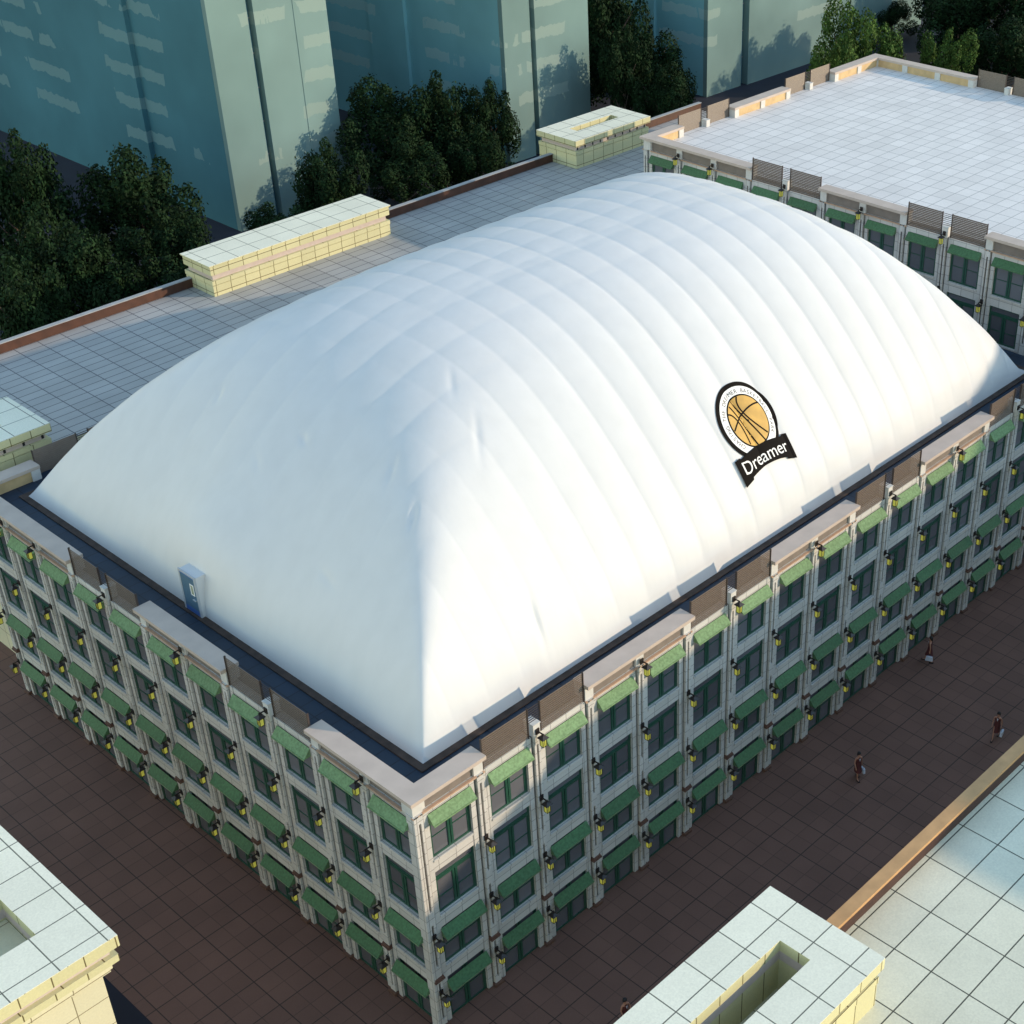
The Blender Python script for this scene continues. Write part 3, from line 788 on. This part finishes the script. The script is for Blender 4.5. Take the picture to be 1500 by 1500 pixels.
trees = [
(37.0,80.0,11.5,4.6,0,'tallest dark tree left of the first glass tower'),
(34.2,73.0,8.8,3.4,0,'dark rounded tree in front of the tallest tree at left'),
(28.6,84.0,14.0,3.6,0,'dark tree at the left edge of the picture standing against the glass'),
(23.0,70.0,12.1,3.6,0,'broad dark tree low at the left edge, behind the red brown parapet'),
(26.3,67.0,10.4,3.6,0,'dark tree between the broad low one and the long cream rooftop block'),
(16.6,62.0,13.1,3.4,0,'darkest low tree in the far left corner over the parapet'),
(30.4,64.0,8.2,3.2,0,'dark tree just left of the long cream rooftop block'),
(52.4,74.0,9.9,3.2,0,'small round tree standing above the long cream rooftop block'),
(63.6,80.0,10.8,4.2,0,'leftmost tree of the middle clump, broad and dark'),
(68.7,78.0,11.7,3.6,0,'tallest tree of the middle clump'),
(73.4,76.0,10.0,2.6,0,'slim tree at the right end of the middle clump'),
(68.3,72.0,7.8,3.3,0,'low bushy tree at the right foot of the middle clump'),
(60.4,74.0,7.6,3.6,0,'low wide tree at the left foot of the middle clump'),
(97.3,82.0,15.4,3.9,0,'tall dark tree filling the gap between two towers'),
(97.3,76.0,10.2,4.1,0,'dark tree just in front of the one in the tower gap'),
(90.8,74.0,12.4,2.9,0,'narrow dark tree at the right edge of the middle tower'),
(91.9,70.0,8.6,3.0,0,'low dark tree behind the slotted rooftop block'),
(108.1,58.0,14.3,3.6,1,'bright green tree behind the back parapet of the white roof'),
(101.2,54.0,12.2,2.9,1,'lowest light green tree left of the bright one behind the white roof'),
(112.6,56.0,11.6,3.8,1,'broad light green tree over the far corner of the white roof'),
(118.5,52.0,10.6,3.0,1,'small yellow green tree right of the far roof corner'),
(146.7,78.0,4.6,2.6,0,'small dark tree far off at the foot of the wide tower'),
(138.3,62.0,10.8,5.4,0,'big dark tree at the upper right edge'),
(140.2,55.0,14.6,6.0,0,'dark tree cut by the upper right corner of the picture'),
(128.7,50.0,10.0,4.8,0,'dark wide tree behind the louvred screens at upper right'),
]
def add_tree(i, x, y, h, r, kind, lab):
    t = thing('broadleaf_tree', lab, 'tree', (x, y, 0), 'trees behind the roofs')
    cm = (CMm if kind else CD); c = link('crown', cm[i % len(cm)], t)
    k = r*1.08/.80; c.scale = (k/5., k/5., h/10.6); c.rotation_euler = (0, 0, i*1.3); c.location = (0, 0, 0)
    b = link('trunk', TR[i % 3], t); b.scale = (k*1.2, k*1.2, h); b.rotation_euler = (0, 0, i)
for i, T in enumerate(trees): add_tree(i, *T)
# dark wood beyond the towers and roofs
extra = [(18,95,11,4),(8,80,10,4.5),(44,72,7,3),(104,92,12,5),(160,60,13,6),(172,75,12,6),(150,48,11,5),(150,70,10,5)]
xl = ['dark tree half hidden behind the left edge tree','dark tree beyond the left end of the parapet','low dark tree at the foot of the first glass tower',
 'dark tree deep in the gap between middle and wide towers','dark tree beyond the right frame edge, nearer one','dark tree beyond the right frame edge, farther one',
 'dark tree right of the louvred screens behind the white roof','dark tree in front of the right end of the wide tower']
for i, (x, y, h, r) in enumerate(extra): add_tree(i+3, x, y, h, r, 0, xl[i])

# ------------------------------------------------------------------ people
SKIN = plain('skin', (.42, .20, .13), .6); DRESS = plain('dress', (.085, .018, .018), .8, noise=.2, nscale=9)
HAIR = plain('hair', (.012, .010, .010), .6); SHOE = plain('shoes', (.02, .015, .015), .5); SHIRT = plain('shirt', (.55, .52, .58), .7)
BAG = plain('bag', (.55, .58, .66), .5, noise=.1, nscale=20)
def body_mesh(stride, armL, armR):
    bm = bmesh.new(); sk = bm.verts.layers.skin.verify(); vs = []
    def v(p, r, par=None, root=False):
        x = bm.verts.new(p); x[sk].radius = (r if isinstance(r, tuple) else (r, r)); x[sk].use_root = root
        if par is not None: bm.edges.new((par, x))
        return x
    pel = v((0, 0, .98), (.135, .095), None, True)
    wa = v((0, 0, 1.12), (.11, .08), pel); ch = v((0, -.01, 1.30), (.14, .09), wa); sh = v((0, 0, 1.41), (.11, .07), ch)
    nk = v((0, 0, 1.50), .045, sh); h0 = v((0, -.015, 1.57), (.06, .07), nk); h1 = v((0, -.01, 1.66), (.075, .09), h0); v((0, 0, 1.72), (.05, .06), h1)
    v((0, -.10, 1.60), .013, h0)     # nose
    for sx, ph, arm in ((-1, stride, armL), (1, -stride, armR)):
        hip = v((sx*.09, 0, .90), (.095, .09), pel)
        kn = v((sx*.09, -.20*ph-.03, .50), .055, hip)
        an = v((sx*.085, -.42*ph+.02, .09+.05*max(0, -ph)), .033, kn)
        v((sx*.085, -.42*ph-.16, .035), (.035, .025), an)
        s1 = v((sx*.17, 0, 1.38), .045, sh)
        el = v((sx*.23, .03-.10*arm, 1.12), .036, s1); wr = v((sx*.235, -.03-.28*arm, .90), .024, el)
        pm = v((sx*.235, -.04-.31*arm, .83), (.014, .034), wr)
        for f in range(4): 
            k1 = v((sx*.235, -.075-.31*arm+f*.022, .775), .008, pm); v((sx*.225, -.077-.31*arm+f*.022, .74+(.01 if f in (0, 3) else 0)), .007, k1)
        v((sx*.22, -.10-.30*arm, .82), .009, wr)
    me = bpy.data.meshes.new('body'); bm.to_mesh(me); bm.free(); me.materials.append(SKIN); return me
def loft(rings, mat, name, n=20):
    m = MB(); R0 = None
    for (z, rx, ry, cy) in rings:
        ring_ = [m.bm.verts.new((rx*math.cos(2*math.pi*i/n), cy+ry*math.sin(2*math.pi*i/n), z)) for i in range(n)]
        if R0:
            for i in range(n): m.bm.faces.new((R0[i], R0[(i+1)%n], ring_[(i+1)%n], ring_[i]))
        R0 = ring_
    return m.mesh(name, mat, smooth=True)
def person(x, y, rz, label, stride=.6, aL=.3, aR=-.3, bag=None):
    t = thing('person', label, 'person', (x, y, .006), 'people walking in the street'); t.rotation_euler = (0, 0, rz)
    b = link('body', body_mesh(stride, aL, aR), t)
    b.modifiers.new('skin', 'SKIN'); ss = b.modifiers.new('sub', 'SUBSURF'); ss.levels = 1; ss.render_levels = 2
    link('dress', loft([(.50, .19, .24, -.02), (.60, .185, .21, -.01), (.80, .18, .155, 0), (.96, .175, .135, 0), (1.12, .135, .108, 0), (1.28, .165, .122, -.01), (1.36, .165, .10, 0), (1.425, .12, .075, 0), (1.45, .075, .06, 0)], DRESS, 'dress'), t)
    m = MB(); m.prism([(-.045, -.134, 1.40), (.045, -.134, 1.40), (.0, -.142, 1.22)], (0, .012, 0)); m.build('shirt_front', SHIRT, t)
    link('hair', loft([(1.50, .06, .03, .075), (1.56, .092, .07, .045), (1.64, .104, .10, .015), (1.72, .092, .10, .005), (1.765, .055, .06, .005), (1.78, .01, .01, .005)], HAIR, 'hair'), t)
    for sx, ph in ((-1, stride), (1, -stride)):
        m = MB(); ya = -.42*ph
        m.box(sx*.085-.045, ya-.20, .0, sx*.085+.045, ya+.05, .06); m.build('shoe', SHOE, t)
    if bag:
        g = thing('handbag', bag, 'bag', (x, y, .006), 'pale bags carried by the walkers'); g.rotation_euler = (0, 0, rz)
        hx, hy = .27, -.05-.31*aR
        m = MB(); m.prism([(hx-.03, hy-.20, .30), (hx-.03, hy+.24, .30), (hx-.03, hy+.19, .60), (hx-.03, hy-.15, .60)], (.13, 0, 0))
        bmesh.ops.bevel(m.bm, geom=m.bm.edges[:], offset=.018, segments=2, affect='EDGES'); m.build('bag_body', BAG, g)
        m = MB(); pts = [(hx+.02, hy-.09, .59), (hx+.01, hy-.05, .71), (hx, hy, .745), (hx+.01, hy+.06, .71), (hx+.02, hy+.12, .59)]
        for a, c in zip(pts, pts[1:]): m.tube(a, c, .009, .009, 6)
        m.build('strap', HAIR, g)
person(24.9, -4.05, R(-25), 'woman in dark red dress with pale bag, in the middle of the right street', .45, .5, -.2, 'pale grey bag in the hand of the woman in the middle of the street')
person(32.45, -7.7, R(-75), 'woman striding along near the tan coping at the right edge of the picture', .75, .4, -.1, 'pale bag held by the walker near the tan coping')
person(35.7, -1.3, R(-160), 'woman walking close to the arcade wall, farthest up the street', .6, .3, -.3, 'pale bag held by the walker beside the arcade wall')
person(5.35, -5.9, R(-10), 'woman half hidden behind the cream roof slab at the bottom of the picture', .3, .6, .6)

# ------------------------------------------------------------------ camera
cam = bpy.data.cameras.new('camera'); co_ = bpy.data.objects.new('camera', cam); COL.objects.link(co_)
az, pt, rl = 0.729971591, 0.581733050, -8.44268515e-04
f = Vector((math.cos(pt)*math.cos(az), math.cos(pt)*math.sin(az), -math.sin(pt)))
rt = Vector((math.sin(az), -math.cos(az), 0)); up = rt.cross(f)
r2 = math.cos(rl)*rt+math.sin(rl)*up; u2 = r2.cross(f)
M = Matrix((r2, u2, -f)).transposed().to_4x4(); M.translation = Vector((-25.3975264, -35.7985646, 52.6605495))
co_.matrix_world = M
cam.sensor_width = 36; cam.lens = 2.20114604*1000/1500*36
cam.shift_x = -(976.044-750)/1500; cam.shift_y = (807.517-750)/1500
cam.clip_end = 3000
S.camera = co_

# ------------------------------------------------------------------ light
EL = math.atan(.30); H = Vector((.67, -.743)).normalized()
sd = Vector((H.x*math.cos(EL), H.y*math.cos(EL), math.sin(EL)))
sun = bpy.data.lights.new('sun', 'SUN'); so = bpy.data.objects.new('sun', sun); COL.objects.link(so)
sun.energy = 2.0; sun.angle = R(.5); sun.color = (.86, .68, .475)
so.rotation_euler = (-sd).to_track_quat('-Z', 'Y').to_euler()
w = bpy.data.worlds.new('World'); S.world = w; w.use_nodes = True
nt = w.node_tree; bg = nt.nodes['Background']
sky = nt.nodes.new('ShaderNodeTexSky'); sky.sky_type = 'NISHITA'; sky.sun_disc = False
sky.sun_elevation = EL; sky.sun_rotation = math.atan2(H.x, H.y)
sky.air_density = 1.4; sky.dust_density = 0.0; sky.ozone_density = 1.0
nt.links.new(sky.outputs[0], bg.inputs[0]); bg.inputs[1].default_value = .15
S.view_settings.view_transform = 'Standard'; S.view_settings.look = 'None'
S.view_settings.exposure = 1.2; S.view_settings.gamma = 1
S.render.resolution_x = S.render.resolution_y = 1024
